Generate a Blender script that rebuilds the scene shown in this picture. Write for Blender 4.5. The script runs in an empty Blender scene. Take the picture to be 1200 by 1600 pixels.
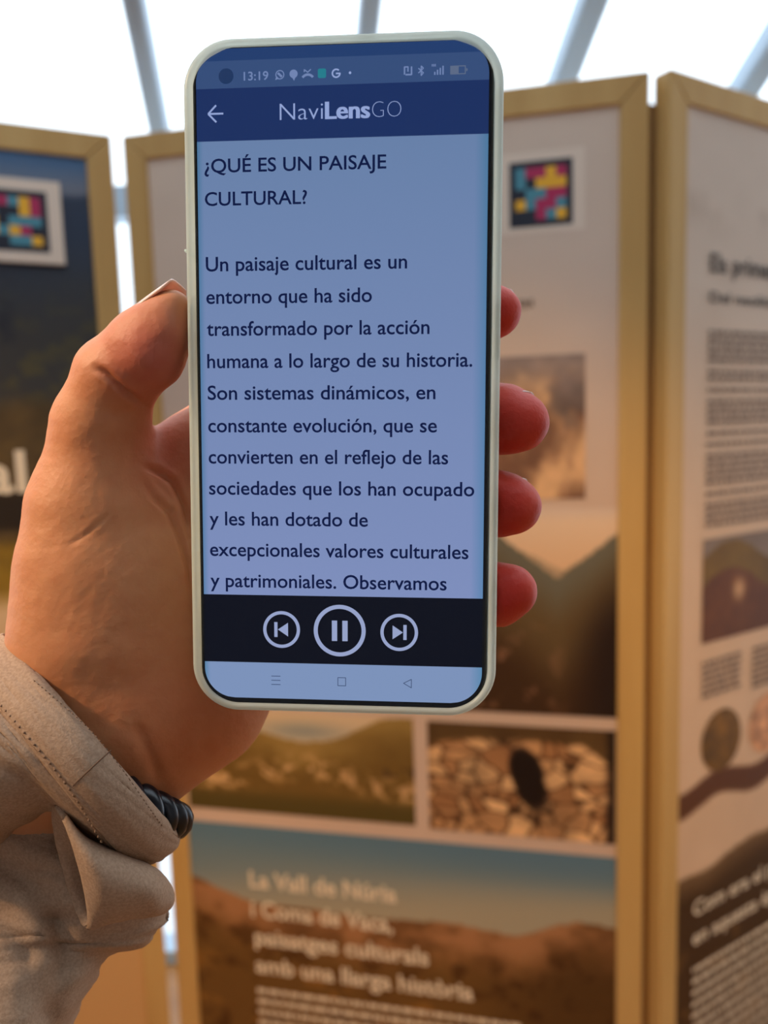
import bpy, bmesh, math
import numpy as np
from mathutils import Matrix, Vector

# ------------------------------------------------------------------ camera, world, lights
F = 1200.0                                   # focal length in pixels of the 1200x1600 frame
EYE = np.array([0.0, 0.0, 1.5])
dn = np.array([321., 10522., 1200.]); dn /= np.linalg.norm(dn)      # gravity as the camera sees it
up_c = -dn
yc = np.array([0, 0, 1.]) - up_c[2] * up_c; yc /= np.linalg.norm(yc)
xc = np.cross(yc, up_c)
if xc[0] < 0: xc = -xc
R = np.array([xc, yc, up_c])                 # camera frame (x right, y down, z ahead) -> world


def W(p):                                    # camera frame in mm -> world in m
    return EYE + (R @ (np.asarray(p, float).reshape(-1, 3).T * 0.001)).T


def ray(u, v):
    return R @ np.array([(u - 600) / F, (v - 800) / F, 1.0])


def P(u, v, z):                              # camera frame point in mm
    return np.array([(u - 600) / F * z, (v - 800) / F * z, z])


scene = bpy.context.scene
cd = bpy.data.cameras.new('camera'); cam = bpy.data.objects.new('camera', cd)
scene.collection.objects.link(cam); scene.camera = cam
cm = Matrix.Identity(4)
for i, c in enumerate((R @ [1, 0, 0], R @ [0, -1, 0], R @ [0, 0, -1])):
    for j in range(3): cm[j][i] = c[j]
for j in range(3): cm[j][3] = EYE[j]
cam.matrix_world = cm
cd.sensor_fit = 'VERTICAL'; cd.sensor_height = 36; cd.lens = 27.0
cd.clip_start = 0.01; cd.clip_end = 400
cd.dof.use_dof = True; cd.dof.focus_distance = 0.186; cd.dof.aperture_fstop = 10.5

vs = scene.view_settings
scene.display_settings.display_device = 'sRGB'
vs.view_transform = 'Standard'; vs.look = 'None'; vs.exposure = 0.0; vs.gamma = 1.0; vs.use_curve_mapping = False

world = bpy.data.worlds.new('overcast_sky'); scene.world = world; world.use_nodes = True
wb = world.node_tree.nodes['Background']
wb.inputs[0].default_value = (0.84, 0.94, 1.04, 1); wb.inputs[1].default_value = 2.2


def spot(name, loc, aim, power, col, size, angle, blend=0.6):
    l = bpy.data.lights.new(name, 'SPOT'); l.energy = power; l.color = col
    l.shadow_soft_size = size; l.spot_size = math.radians(angle); l.spot_blend = blend
    o = bpy.data.objects.new(name, l); scene.collection.objects.link(o)
    o.location = loc
    o.rotation_euler = (Vector(aim) - Vector(loc)).to_track_quat('-Z', 'Y').to_euler()
    return o


# invented warm spots above the view, added to warm the lower half of the panels
WARM = (1.0, 0.53, 0.12)
for sx_, ax_, pw_ in ((-1.0, -0.75, 105), (0.1, 0.1, 105), (0.9, 0.95, 60)):
    spot('warm_fill_spot', (sx_, 0.38, 2.8), (ax_, 1.6, 0.05), pw_ * .95, WARM, 0.05, 50, 0.9)
spot('hand_fill', (-1.5, -0.2, 2.6), (-0.098, 0.2, 1.515), 190, (1.0, 0.68, 0.40), 0.08, 9.5, 1.0)  # added narrow warm light, brightens the hand from upper left

# ------------------------------------------------------------------ helpers
COL = scene.collection


def lin(c):
    c = np.asarray(c, float) / 255.0
    return np.where(c <= 0.04045, c / 12.92, ((c + 0.055) / 1.055) ** 2.4)


def L4(c): return tuple(float(x) for x in lin(c)) + (1.0,)


def new_mat(name):
    m = bpy.data.materials.new(name); m.use_nodes = True
    nt = m.node_tree; nt.nodes.clear()
    o = nt.nodes.new('ShaderNodeOutputMaterial')
    return m, nt, o


def pbr(name, col, rough=0.5, metal=0.0, spec=0.5, bump=None, vary=None, attr=None, sss=None, trans=0.0, alpha=1.0, emit=None, coat=0.0):
    m, nt, o = new_mat(name)
    b = nt.nodes.new('ShaderNodeBsdfPrincipled'); nt.links.new(b.outputs[0], o.inputs[0])
    b.inputs['Base Color'].default_value = L4(col)
    b.inputs['Roughness'].default_value = rough; b.inputs['Metallic'].default_value = metal
    b.inputs['Specular IOR Level'].default_value = spec
    b.inputs['Transmission Weight'].default_value = trans; b.inputs['Alpha'].default_value = alpha
    b.inputs['Coat Weight'].default_value = coat
    if emit is not None:
        b.inputs['Emission Color'].default_value = L4(emit); b.inputs['Emission Strength'].default_value = 1.0
    tc = nt.nodes.new('ShaderNodeTexCoord')
    src = None
    if attr:
        a = nt.nodes.new('ShaderNodeAttribute'); a.attribute_name = attr; src = a.outputs['Color']
    if vary:                                 # (scale xyz, other colour, amount)
        mp = nt.nodes.new('ShaderNodeMapping'); mp.inputs['Scale'].default_value = vary[0]
        nt.links.new(tc.outputs['Object'], mp.inputs[0])
        n = nt.nodes.new('ShaderNodeTexNoise'); n.inputs['Scale'].default_value = 1.0; n.inputs['Detail'].default_value = 5
        nt.links.new(mp.outputs[0], n.inputs['Vector'])
        r = nt.nodes.new('ShaderNodeMapRange'); r.inputs[1].default_value = 0.35; r.inputs[2].default_value = 0.65
        r.inputs[4].default_value = vary[2]
        nt.links.new(n.outputs[0], r.inputs[0])
        mx = nt.nodes.new('ShaderNodeMix'); mx.data_type = 'RGBA'
        nt.links.new(r.outputs[0], mx.inputs[0])
        if src: nt.links.new(src, mx.inputs[6])
        else: mx.inputs[6].default_value = L4(col)
        mx.inputs[7].default_value = L4(vary[1]); src = mx.outputs[2]
    if src: nt.links.new(src, b.inputs['Base Color'])
    if bump:                                 # list of (kind, scale xyz, distance)
        prev = None
        for kind, sc, dist in bump:
            mp = nt.nodes.new('ShaderNodeMapping'); mp.inputs['Scale'].default_value = sc
            nt.links.new(tc.outputs['Object'], mp.inputs[0])
            n = nt.nodes.new('ShaderNodeTexNoise' if kind == 'noise' else 'ShaderNodeTexVoronoi')
            n.inputs['Scale'].default_value = 1.0
            if kind == 'noise': n.inputs['Detail'].default_value = 3
            nt.links.new(mp.outputs[0], n.inputs['Vector'])
            bp = nt.nodes.new('ShaderNodeBump'); bp.inputs['Strength'].default_value = 1.0
            bp.inputs['Distance'].default_value = dist
            nt.links.new(n.outputs[0], bp.inputs['Height'])
            if prev: nt.links.new(prev, bp.inputs['Normal'])
            prev = bp.outputs[0]
        nt.links.new(prev, b.inputs['Normal'])
    if sss:                                  # (weight, radius mm rgb)
        b.inputs['Subsurface Weight'].default_value = sss[0]
        b.inputs['Subsurface Radius'].default_value = tuple(x for x in sss[1])
        b.inputs['Subsurface Scale'].default_value = 0.001
    return m


def glass_mat(name, tint, gloss):
    m, nt, o = new_mat(name)
    t = nt.nodes.new('ShaderNodeBsdfTransparent'); t.inputs[0].default_value = tint
    g = nt.nodes.new('ShaderNodeBsdfGlossy'); g.inputs['Roughness'].default_value = 0.02
    x = nt.nodes.new('ShaderNodeMixShader'); x.inputs[0].default_value = gloss
    nt.links.new(t.outputs[0], x.inputs[1]); nt.links.new(g.outputs[0], x.inputs[2]); nt.links.new(x.outputs[0], o.inputs[0])
    return m


def obj(name, verts, faces, m, parent=None, smooth=False, colors=None, loc=None, auto=None):
    me = bpy.data.meshes.new(name)
    v = np.asarray(verts, float)
    if loc is not None: v = v - np.asarray(loc)
    f = faces if isinstance(faces, list) else np.asarray(faces).tolist()
    me.from_pydata(v.tolist(), [], f)
    if colors is not None:
        at = me.color_attributes.new('tint', 'FLOAT_COLOR', 'POINT')
        c = np.ones((len(v), 4), np.float32); c[:, :3] = colors
        at.data.foreach_set('color', c.ravel())
    me.materials.append(m)
    if smooth: me.shade_smooth()
    me.update()
    o = bpy.data.objects.new(name, me); COL.objects.link(o)
    if parent: o.parent = parent
    if loc is not None: o.location = tuple(loc)
    return o


def empty(name, loc=(0, 0, 0), rotz=0.0, mat=None):
    o = bpy.data.objects.new(name, None); COL.objects.link(o)
    o.empty_display_size = 0.05
    if mat is not None: o.matrix_world = mat
    else: o.location = loc; o.rotation_euler = (0, 0, rotz)
    return o


def tag(o, label=None, cat=None, group=None, kind=None):
    if label: o['label'] = label
    if cat: o['category'] = cat
    if group: o['group'] = group
    if kind: o['kind'] = kind
    return o


def box(x0, x1, y0, y1, z0, z1):
    v = [(x, y, z) for z in (z0, z1) for y in (y0, y1) for x in (x0, x1)]
    f = [(0, 2, 3, 1), (4, 5, 7, 6), (0, 1, 5, 4), (2, 6, 7, 3), (0, 4, 6, 2), (1, 3, 7, 5)]
    return v, f


def bevel(o, w, seg=2):
    b = o.modifiers.new('bevel', 'BEVEL'); b.width = w; b.segments = seg; b.limit_method = 'ANGLE'
    return o


def bar(a, b, w, d, side):                   # box beam from a to b, width along side, depth across
    a, b, s = np.array(a, float), np.array(b, float), np.array(side, float)
    t = (b - a) / np.linalg.norm(b - a); s -= s @ t * t; s /= np.linalg.norm(s); n = np.cross(t, s)
    v = [p + s * w / 2 * i + n * d / 2 * j for p in (a, b) for i, j in ((-1, -1), (1, -1), (1, 1), (-1, 1))]
    return v, [(0, 3, 2, 1), (4, 5, 6, 7), (0, 1, 5, 4), (1, 2, 6, 5), (2, 3, 7, 6), (3, 0, 4, 7)]


_fc = {}


def text_geo(s, x0, x1, base, em, bold=0.0, align='fit', shear=0.0):
    """lettering as a flat mesh; x0..x1 the ink width, base the baseline, em the letter size; x right, y up"""
    c = bpy.data.curves.new('lettering', 'FONT'); c.body = s; c.size = 1.0; c.resolution_u = 4
    c.offset = bold; c.fill_mode = 'FRONT'; c.dimensions = '2D'; c.shear = shear
    o = bpy.data.objects.new('lettering', c); COL.objects.link(o)
    bpy.context.view_layer.update()
    me = bpy.data.meshes.new_from_object(o.evaluated_get(bpy.context.evaluated_depsgraph_get()))
    v = np.empty(len(me.vertices) * 3); me.vertices.foreach_get('co', v); v = v.reshape(-1, 3)
    f = [tuple(p.vertices) for p in me.polygons]
    bpy.data.objects.remove(o); bpy.data.curves.remove(c); bpy.data.meshes.remove(me)
    a, b = v[:, 0].min(), v[:, 0].max()
    k = (x1 - x0) / (b - a) if x1 is not None else em
    return np.c_[(v[:, 0] - a) * k + x0, v[:, 1] * em + base, np.zeros(len(v))], f


def merge(*gs):
    V, Fc, n = [], [], 0
    for v, f in gs:
        v = np.asarray(v, float).reshape(-1, 3); V.append(v); Fc += [tuple(int(i) + n for i in q) for q in f]; n += len(v)
    return np.vstack(V), Fc


# noise pictures -------------------------------------------------------------
def vnoise(x, y, seed=0):
    rs = np.random.RandomState(seed); T = rs.rand(256, 256)
    xi, yi = np.floor(x).astype(int), np.floor(y).astype(int)
    fx, fy = x - xi, y - yi; fx = fx * fx * (3 - 2 * fx); fy = fy * fy * (3 - 2 * fy)
    g = lambda i, j: T[i % 256, j % 256]
    return (g(xi, yi) * (1 - fx) + g(xi + 1, yi) * fx) * (1 - fy) + (g(xi, yi + 1) * (1 - fx) + g(xi + 1, yi + 1) * fx) * fy


def fbm(x, y, seed=0, o=4):
    s, a, t = 0, 1.0, 0
    for k in range(o):
        s = s + a * vnoise(x * 2 ** k, y * 2 ** k, seed + k); t += a; a *= 0.55
    return s / t


def mixc(a, b, t):
    a, b = np.asarray(a, float), np.asarray(b, float); t = np.clip(t, 0, 1)[..., None]
    return a * (1 - t) + b * t


def sstep(a, b, x):
    t = np.clip((x - a) / (b - a), 0, 1); return t * t * (3 - 2 * t)


def picture(name, s0, s1, t0, t1, cell, fn, parent, H, mat, y=-0.0):
    """printed picture: a fine grid over s0..s1, t0..t1 of its panel, coloured by fn(s, t)"""
    nx, ny = max(2, int((s1 - s0) / cell)), max(2, int((t1 - t0) / cell))
    S, T = np.meshgrid(np.linspace(s0, s1, nx + 1), np.linspace(t0, t1, ny + 1))
    c = lin(np.clip(fn(S, T), 0, 255)).reshape(-1, 3)
    v = np.c_[S.ravel(), np.full(S.size, y), H - T.ravel()]
    i = (np.arange(ny)[:, None] * (nx + 1) + np.arange(nx)[None, :]).ravel()
    f = np.c_[i, i + nx + 1, i + nx + 2, i + 1]
    return obj(name, v, f, mat, parent, colors=c)


# ------------------------------------------------------------------ the room
M_floor = pbr('oak_floor', (176, 120, 62), 0.45, vary=((3, 14, 1), (140, 88, 40), 0.8))
M_wall = pbr('white_wall', (190, 188, 186), 0.8, vary=((2, 2, 2), (180, 178, 176), 0.4))
M_steel = pbr('painted_steel', (176, 196, 214), 0.4, metal=0.0, spec=0.6)
M_glass = glass_mat('window_glass', (0.97, 0.99, 1.0, 1), 0.04)
M_snow = pbr('snow', (248, 250, 252), 0.8, vary=((.4, .4, .4), (232, 238, 246), 0.6))
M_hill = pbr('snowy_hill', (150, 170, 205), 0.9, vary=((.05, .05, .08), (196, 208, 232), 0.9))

KY, KZ = 2.02, None
rk = ray(190, 315); tk = KY / rk[1]; KZ = EYE[2] + rk[2] * tk       # the eaves rail seen through the panels' gap
dv = ray(456, 1260); dv = dv / dv[1]                                # slope of the rafters, per metre ahead
RX0, RX1, RY0, RY1 = -4.0, 4.2, -3.6, KY


def roof_z(y): return KZ + (y - KY) * dv[2]


def panes_struct(name, v, f, m): return tag(obj(name, v, f, m), kind='structure')


fl = []
n = 0
for j in range(14):                          # floorboards, laid across the room
    y0 = RY0 + (RY1 - RY0) * j / 14; y1 = RY0 + (RY1 - RY0) * (j + 1) / 14
    fl.append((y0, y1))
v, f = box(RX0, RX1, RY0, RY1, -0.06, -0.012); floor = panes_struct('floor', v, f, M_floor)
pb = None
for j, (y0, y1) in enumerate(fl):
    v, f = box(RX0, RX1, 0, (y1 - y0) - 0.004, -0.012, 0.0)
    if pb is None:
        pb = obj('floorboard', v, f, M_floor, floor); pb.location.y = y0
    else:
        c = pb.copy(); COL.objects.link(c); c.parent = floor; c.location.y = y0
v, f = box(RX0 - .15, RX0, RY0, RY1, -.06, 5.5); panes_struct('wall_left', v, f, M_wall)
v, f = box(RX1, RX1 + .15, RY0, RY1, -.06, 5.5); panes_struct('wall_right', v, f, M_wall)
v, f = box(RX0 - .15, RX1 + .15, RY0 - .15, RY0, -.06, 5.5); panes_struct('wall_back', v, f, M_wall)

# front glazing: low kerb, vertical panes up to the eaves rail, then the sloping glass roof
win = panes_struct('window_1', *box(RX0, RX1, KY, KY + .12, -.06, .010), M_steel)
v, f = bar((RX0, KY + .03, KZ), (RX1, KY + .03, KZ), .075, .075, (0, 0, 1)); obj('eaves_rail', v, f, M_steel, win)
v, f = bar((RX0, KY + .03, .022), (RX1, KY + .03, .022), .022, .05, (0, 0, 1)); obj('sill_rail', v, f, M_steel, win)
mx = []
for u in (210, 578.5, 925, 1250):            # where the rafters cross the top of the photograph
    r = ray(u, 0); t = (KZ - KY * dv[2]) - EYE[2]
    k = t / (r[2] - r[1] * dv[2]); p = EYE + r * k
    x_e = p[0] + (KY - p[1]) * dv[0]
    mx.append(x_e)
sp = (mx[3] - mx[0]) / 3
xs = [mx[0] - sp * k for k in (3, 2, 1)] + mx + [mx[3] + sp * k for k in (1, 2)]
RB = -1.0                                    # unseen roof behind this is made solid to cut the front skylight
roof = panes_struct('ceiling', *bar(((RX0 + RX1) / 2, RB, roof_z(RB) + .02), ((RX0 + RX1) / 2, RY0, roof_z(RY0) + .02), RX1 - RX0, .05, (1, 0, 0)), M_wall)
for i, x in enumerate(xs):
    top = (x + (RB - KY) * dv[0], RB, roof_z(RB)); bot = (x, KY, KZ)
    w = 0.054 if i >= 5 else 0.042
    v, f = bar(bot, top, w, .06, (1, 0, 0)); bevel(obj('rafter', v, f, M_steel, roof), .012)
    if RX0 < x < RX1:
        v, f = bar((x, KY + .03, .1), (x, KY + .03, KZ), .045, .05, (1, 0, 0)); obj('mullion', v, f, M_steel, win)
    if i + 1 < len(xs):
        x2 = xs[i + 1]; d = np.array([x2 - x, 0, 0])
        a, b = np.array(bot) + [0, 0, .035], np.array(top) + [0, 0, .035]
        obj('roof_pane', [a + [.02, 0, 0], a + d - [.02, 0, 0], b + d - [.02, 0, 0], b + [.02, 0, 0]], [(0, 1, 2, 3)], M_glass, roof)
        xa, xb = max(x + .022, RX0), min(x2 - .022, RX1)
        if xb > xa: obj('window_pane', *box(xa, xb, KY + .02, KY + .026, .034, KZ - .03), M_glass, win)
# outside
tag(obj('ground', *box(-60, 60, KY + .12, 90, -.3, -.05), M_snow), kind='structure')
hx = np.linspace(-70, 70, 57); hv = []; hf = []
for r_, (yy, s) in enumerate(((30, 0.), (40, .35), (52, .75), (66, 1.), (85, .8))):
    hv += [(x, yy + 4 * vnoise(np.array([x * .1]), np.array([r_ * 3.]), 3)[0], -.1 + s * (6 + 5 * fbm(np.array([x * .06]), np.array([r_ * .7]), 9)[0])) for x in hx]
for r_ in range(4):
    for k in range(56): a = r_ * 57 + k; hf.append((a, a + 1, a + 58, a + 57))
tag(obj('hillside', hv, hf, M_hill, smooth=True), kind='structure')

# ------------------------------------------------------------------ exhibition panels
H, PW, PT, ST = 2.1, 1.023, 0.036, 0.050
M_pine = pbr('pine', (202, 164, 100), 0.55, vary=((14, 14, 1.2), (182, 140, 74), 0.75), bump=[('noise', (60, 60, 4), .0006)])
M_print = pbr('printed_board', (255, 255, 255), 0.55, attr='tint', spec=0.3)
M_ink = pbr('dark_ink', (62, 50, 42), 0.6)
M_grey = pbr('grey_ink', (122, 100, 84), 0.6)
M_white = pbr('white_ink', (235, 218, 190), 0.6)
M_black = pbr('tag_black', (22, 28, 46), 0.5)
M_mag = pbr('tag_magenta', (176, 32, 86), 0.5)
M_yel = pbr('tag_yellow', (236, 178, 38), 0.5)
M_cyan = pbr('tag_teal', (74, 142, 160), 0.5)
M_card = pbr('card', (226, 208, 190), 0.6)


def panel(left, ang, label):
    e = empty('exhibition_panel', (left[0], left[1], 0), math.radians(ang))
    tag(e, label, 'display panel', 'folding timber display panels')
    def member(name, q):                    # mitred member, q = four (x, z) corners
        v = [(x, 0, z) for x, z in q] + [(x, PT, z) for x, z in q]
        o = obj(name, v, [(0, 1, 2, 3), (7, 6, 5, 4), (0, 4, 5, 1), (1, 5, 6, 2), (2, 6, 7, 3), (3, 7, 4, 0)], M_pine, e)
        bevel(o, .0025)
    g = .0006
    member('top_rail', [(g, H), (ST + g, H - ST), (PW - ST - g, H - ST), (PW - g, H)])
    member('bottom_rail', [(ST + g, ST), (g, 0), (PW - g, 0), (PW - ST - g, ST)])
    member('stile', [(0, H - g), (0, g), (ST, ST + g), (ST, H - ST - g)])
    member('stile', [(PW - ST, H - ST - g), (PW - ST, ST + g), (PW, g), (PW, H - g)])
    return e


def words_on(par, s, x0, x1, t, em, m, bold=0.0, name='lettering', y=.0035):
    v, f = text_geo(s, x0, x1, 0, em, bold)
    v = np.c_[v[:, 0], np.full(len(v), y), v[:, 1] + H - t]
    return obj(name, v, f, m, par)


def bars_on(par, rows, m, seed, y=.004, name='small_print'):
    """body text too small to read: broken dashes the size of words"""
    rs = np.random.RandomState(seed); gs = []
    for x0, x1, t, h in rows:
        x = x0
        while x < x1 - .004:
            w = min(rs.uniform(.008, .034), x1 - x)
            gs.append(([(x, y, H - t), (x + w, y, H - t), (x + w, y, H - t + h), (x, y, H - t + h)], [(0, 1, 2, 3)])); x += w + .0045
    o = obj(name, *merge(*gs), m, par); o['kind'] = 'stuff'; return o


TAGM = dict(k=M_black, m=M_mag, y=M_yel, c=M_cyan)


def colour_code(par, x0, x1, t0, t1, rows, card, thick):
    cx0, cx1, ct0, ct1 = card
    base = obj('code_card', *box(cx0, cx1, .006 - thick, .0059, H - ct1, H - ct0), M_card, par)
    y = .006 - thick - .0006
    q = lambda a, b, w, h_, yy: [(a, yy, b - h_), (a + w, yy, b - h_), (a + w, yy, b), (a, yy, b)]
    obj('code_field', q(x0, H - t0, x1 - x0, t1 - t0, y + .0003), [(0, 1, 2, 3)], M_black, base)
    m = .1 * (x1 - x0); cw = (x1 - x0 - 2 * m) / 5; ch = (t1 - t0 - 2 * m) / 5
    for j, row in enumerate(rows):
        for i, c in enumerate(row):
            if c != 'k': obj('code_cell', q(x0 + m + i * cw, H - (t0 + m + j * ch), cw, ch, y), [(0, 1, 2, 3)], TAGM[c], base)


# --- middle panel
A = ray(190, 212); A = A * .6 / A[2]; B = ray(1018, 109.6); B = B * .6 / B[2]
C = ray(1048, 106); C = C * .6 / C[2]; E_ = ray(173, 210.8); E_ = E_ * .6 / E_[2]
angM = math.degrees(math.atan2(B[1] - A[1], B[0] - A[0]))
pm = panel(A, angM, 'middle pine framed display panel behind the phone, with mountain photos and blue title sky')
paper = lambda S, T: mixc((216, 196, 178), (206, 178, 158), sstep(.0, .9, T)) + (fbm(S * 5, T * 7, 2)[..., None] - .5) * 14
pr = picture('print_sheet', ST, PW - ST, ST, H - ST, .02, paper, pm, H, M_print, .006)


def valley(S, T):
    n1 = fbm(S * 9, T * 9, 11); n2 = fbm(S * 30, T * 30, 13)
    sky = mixc((226, 196, 166), (220, 180, 142), sstep(.77, .9, T))
    sky = mixc((214, 190, 172), sky, sstep(.77, .80, T))
    far = .865 + .02 * np.sin(S * 30) + .015 * n1
    out = np.where((T > far)[..., None], mixc((188, 160, 132), (168, 142, 112), n1), sky)
    ridge = np.where(S < .86, .905 - (.86 - S) * .75, .905 - (S - .86) * .80) + (n1 - .5) * .018
    ridge = np.maximum(ridge, .80 + .035 * np.sin(S * 11 + 1) + .03 * (n1 - .5))
    d = T - ridge
    land = mixc((104, 100, 86), (96, 76, 46), sstep(.0, .12, d))
    land = mixc(land, (62, 38, 16), sstep(.1, .28, d + .08 * (n1 - .5)))
    land = mixc(land, (30, 16, 10), sstep(.86, .97, S) * sstep(.03, .2, d) * .85)
    land = mixc(land, (166, 120, 96), sstep(.62, .74, n2) * sstep(.06, .14, d) * (1 - sstep(.80, .9, S)) * .6)
    return np.where((d > 0)[..., None], land, out)


picture('landscape_print', ST, PW - ST, .770, 1.180, .004, valley, pr, H, M_print, .005)


def aerial(S, T):
    n = fbm(S * 14 + 3 * T, T * 10 - 4 * S, 21); n2 = fbm(S * 40, T * 40, 24)
    c = mixc((120, 84, 64), (224, 178, 132), sstep(.32, .68, n))
    c = mixc(c, (108, 92, 86), sstep(.62, .74, fbm(S * 9, T * 9, 28)) * .8)
    c = mixc((150, 132, 124), c, sstep(.48, .58, T + .1 * (n - .5)))
    return c * (.88 + .24 * n2[..., None])


picture('aerial_photo', .40, .914, .480, .751, .0035, aerial, pr, H, M_print, .005)


def meadow(S, T):
    n = fbm(S * 12, T * 16, 31); n2 = fbm(S * 55, T * 70, 33)
    sky = mixc((214, 186, 150), (150, 150, 140), np.exp(-((S - .33) / .10) ** 2) * np.exp(-((T - 1.245) / .022) ** 2))
    hill = 1.235 + .035 * np.exp(-((S - .33) / .10) ** 2) + .012 * (n - .5) - .03 * sstep(.38, .55, S)
    d = T - hill
    land = mixc((150, 120, 62), (112, 84, 36), sstep(0, .1, d + .1 * (n - .5)))
    rk_ = np.exp(-((T - 1.345 - .02 * np.sin(S * 14)) / .026) ** 2) * sstep(.50, .62, n2)
    land = mixc(land, (212, 168, 116), rk_)
    land = mixc(land, (66, 44, 22), sstep(.58, .7, n2) * np.exp(-((T - 1.32) / .03) ** 2) * sstep(.38, .5, S))
    land = mixc(land, (78, 66, 26), sstep(1.375, 1.41, T) * .8)
    return np.where((d > 0)[..., None], land, sky)


picture('meadow_photo', ST + .006, .570, 1.204, 1.436, .0035, meadow, pr, H, M_print, .005)
rs = np.random.RandomState(5)
RP = np.c_[rs.uniform(.55, 1.05, 140), rs.uniform(1.16, 1.5, 140), rs.rand(140)]


def rocks(S, T):
    S0, T0 = S, T; S = S + .05 * (fbm(S * 9, T * 9, 43) - .5) + .012 * (fbm(S * 50, T * 50, 44) - .5); T = T + .05 * (fbm(S * 9, T * 9, 45) - .5)
    D = np.sqrt((S[..., None] - RP[:, 0]) ** 2 + ((T[..., None] - RP[:, 1]) * 1.35) ** 2)
    o = np.argsort(D, axis=-1)[..., :2]; d1 = np.take_along_axis(D, o[..., :1], -1)[..., 0]; d2 = np.take_along_axis(D, o[..., 1:], -1)[..., 0]
    r = RP[o[..., 0], 2]
    c = mixc((150, 104, 66), (222, 176, 126), r)
    c = mixc((60, 36, 18), c, sstep(.0, .007, d2 - d1))
    S, T = S0, T0; n = fbm(S * 12, T * 12, 41)
    c = c * (.72 + .6 * fbm(S * 16, T * 16, 46))[..., None]
    mound = 1.235 + .55 * (S - .80) ** 2 + .02 * (n - .5) + .03 * sstep(.9, .97, S)
    c = mixc(mixc((98, 72, 36), (72, 48, 24), n), c, sstep(-.006, .006, T - mound))
    cave = ((S - .806 - .3 * (T - 1.32)) / .040) ** 2 + ((T - 1.318) / .074) ** 2 + 1.3 * (n - .5)
    c = mixc((26, 12, 6), c, sstep(.7, 1.15, cave))
    return mixc(c, (24, 12, 8), sstep(.945, .965, S + .02 * (n - .5)) * .85)


picture('rock_photo', .599, PW - ST - .002, 1.206, 1.440, .0035, rocks, pr, H, M_print, .005)


def bluesky(S, T):
    n = fbm(S * 7, T * 7, 51); n2 = fbm(S * 26, T * 30, 53)
    sky = mixc((92, 122, 140), (168, 158, 134), sstep(1.47, 1.66, T + .10 * (S - .4) * sstep(1.5, 1.6, T)))
    rx = [.05, .12, .2, .32, .45, .55, .68, .78, .84, .90, .98]; ry = [1.60, 1.625, 1.65, 1.652, 1.655, 1.648, 1.650, 1.66, 1.632, 1.614, 1.618]
    d = T - (np.interp(S, rx, ry) + .008 * (fbm(S * 40, T * 0, 57) - .5))
    far = mixc((168, 118, 78), (118, 80, 46), sstep(.3, .7, fbm(S * 14, T * 22, 58)))
    land = mixc(far, (108, 76, 34), sstep(.03, .14, d + .07 * (n - .5)))
    land = mixc(land, (74, 44, 14), sstep(.55, .7, n2) * sstep(.02, .1, d) * .8)
    land = mixc(land, (150, 104, 44), sstep(.56, .7, fbm(S * 12, T * 20, 59)) * sstep(.05, .2, d) * .7)
    land = mixc(land, (58, 34, 12), sstep(.62, .9, S) * sstep(.04, .12, d) * .5)
    return np.where((d > 0)[..., None], land, sky)


picture('mountain_print', ST, PW - ST, 1.468, H - ST, .004, bluesky, pr, H, M_print, .005)
for s, x0, x1, t in (('La Vall de Núria', .191, .524, 1.612), ('i Coma de Vaca,', .191, .514, 1.682),
                     ('paisatges culturals', .196, .590, 1.748), ('amb una llarga història', .195, .684, 1.816)):
    words_on(pr, s, x0, x1, t, .054, M_white, .022)
bars_on(pr, [(.195, (.79, .80, .70, .78, .76, .6)[k], 1.866 + k * .026, .0105) for k in range(6)], M_white, 3)
words_on(pr, 'societat', .735, .822, .388, .024, M_grey, .012)
colour_code(pm, .778, .892, .130, .246, ['cmmym', 'ckyyy', 'kccmm', 'ycmmc', 'kkmcy'], (.758, .913, .113, .257), .0006)

# --- right panel
pr_ang = 31.2
pR = panel(C, pr_ang, 'right pine framed display panel with columns of text, round photo and white title')
hs = obj('hinge_strip', *box(-.0118, .0, PT - .004, PT, .02, H - .05), pbr('bronze_hinge', (120, 84, 50), .5, metal=.0), pR)


def rbase(S, T):
    n = fbm(S * 7, T * 7, 61); n2 = fbm(S * 24, T * 24, 63)
    c = mixc((206, 186, 168), (214, 180, 148), sstep(.1, 1.1, T)) + (n[..., None] - .5) * 16
    c = mixc(c, (150, 128, 108), np.exp(-((T - .20 - .03 * n) / .05) ** 2) * sstep(.4, .6, n) * .35)
    wave = 1.345 + .012 * np.sin(S * 26)
    c = mixc(c, (92, 52, 26), sstep(.032, .022, np.abs(T - wave - .018) + .012 * (n - .5)))
    rid = 1.53 + .03 * (n - .5) - .02 * sstep(.12, .3, S)
    d = T - rid
    c = mixc(c, mixc((112, 84, 54), (64, 40, 14), sstep(0, .06, d)), sstep(-.004, .004, d))
    c = mixc(c, (132, 96, 46), sstep(.58, .7, n2) * sstep(.14, .2, d) * .5)
    return c


prr = picture('print_sheet', ST, PW - ST, ST, H - ST, .006, rbase, pR, H, M_print, .006)
words_on(prr, 'Els primers', .123, .345, .334, .050, M_ink, .014)
words_on(prr, 'Del neolític', .123, .335, .389, .028, M_ink, .012)
rows = []; t = .448
for blk in (5, 2, 1, 4, 1, 1, 5, 1, 6):
    for _ in range(blk): rows.append((.122, .46, t, .0075)); t += .0133
    t += .008
bars_on(prr, [r for r in rows if r[2] < .828], M_grey, 5)
bars_on(prr, [(.52, .92, .45 + k * .0145, .0075) for k in range(26)], M_grey, 15)


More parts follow.
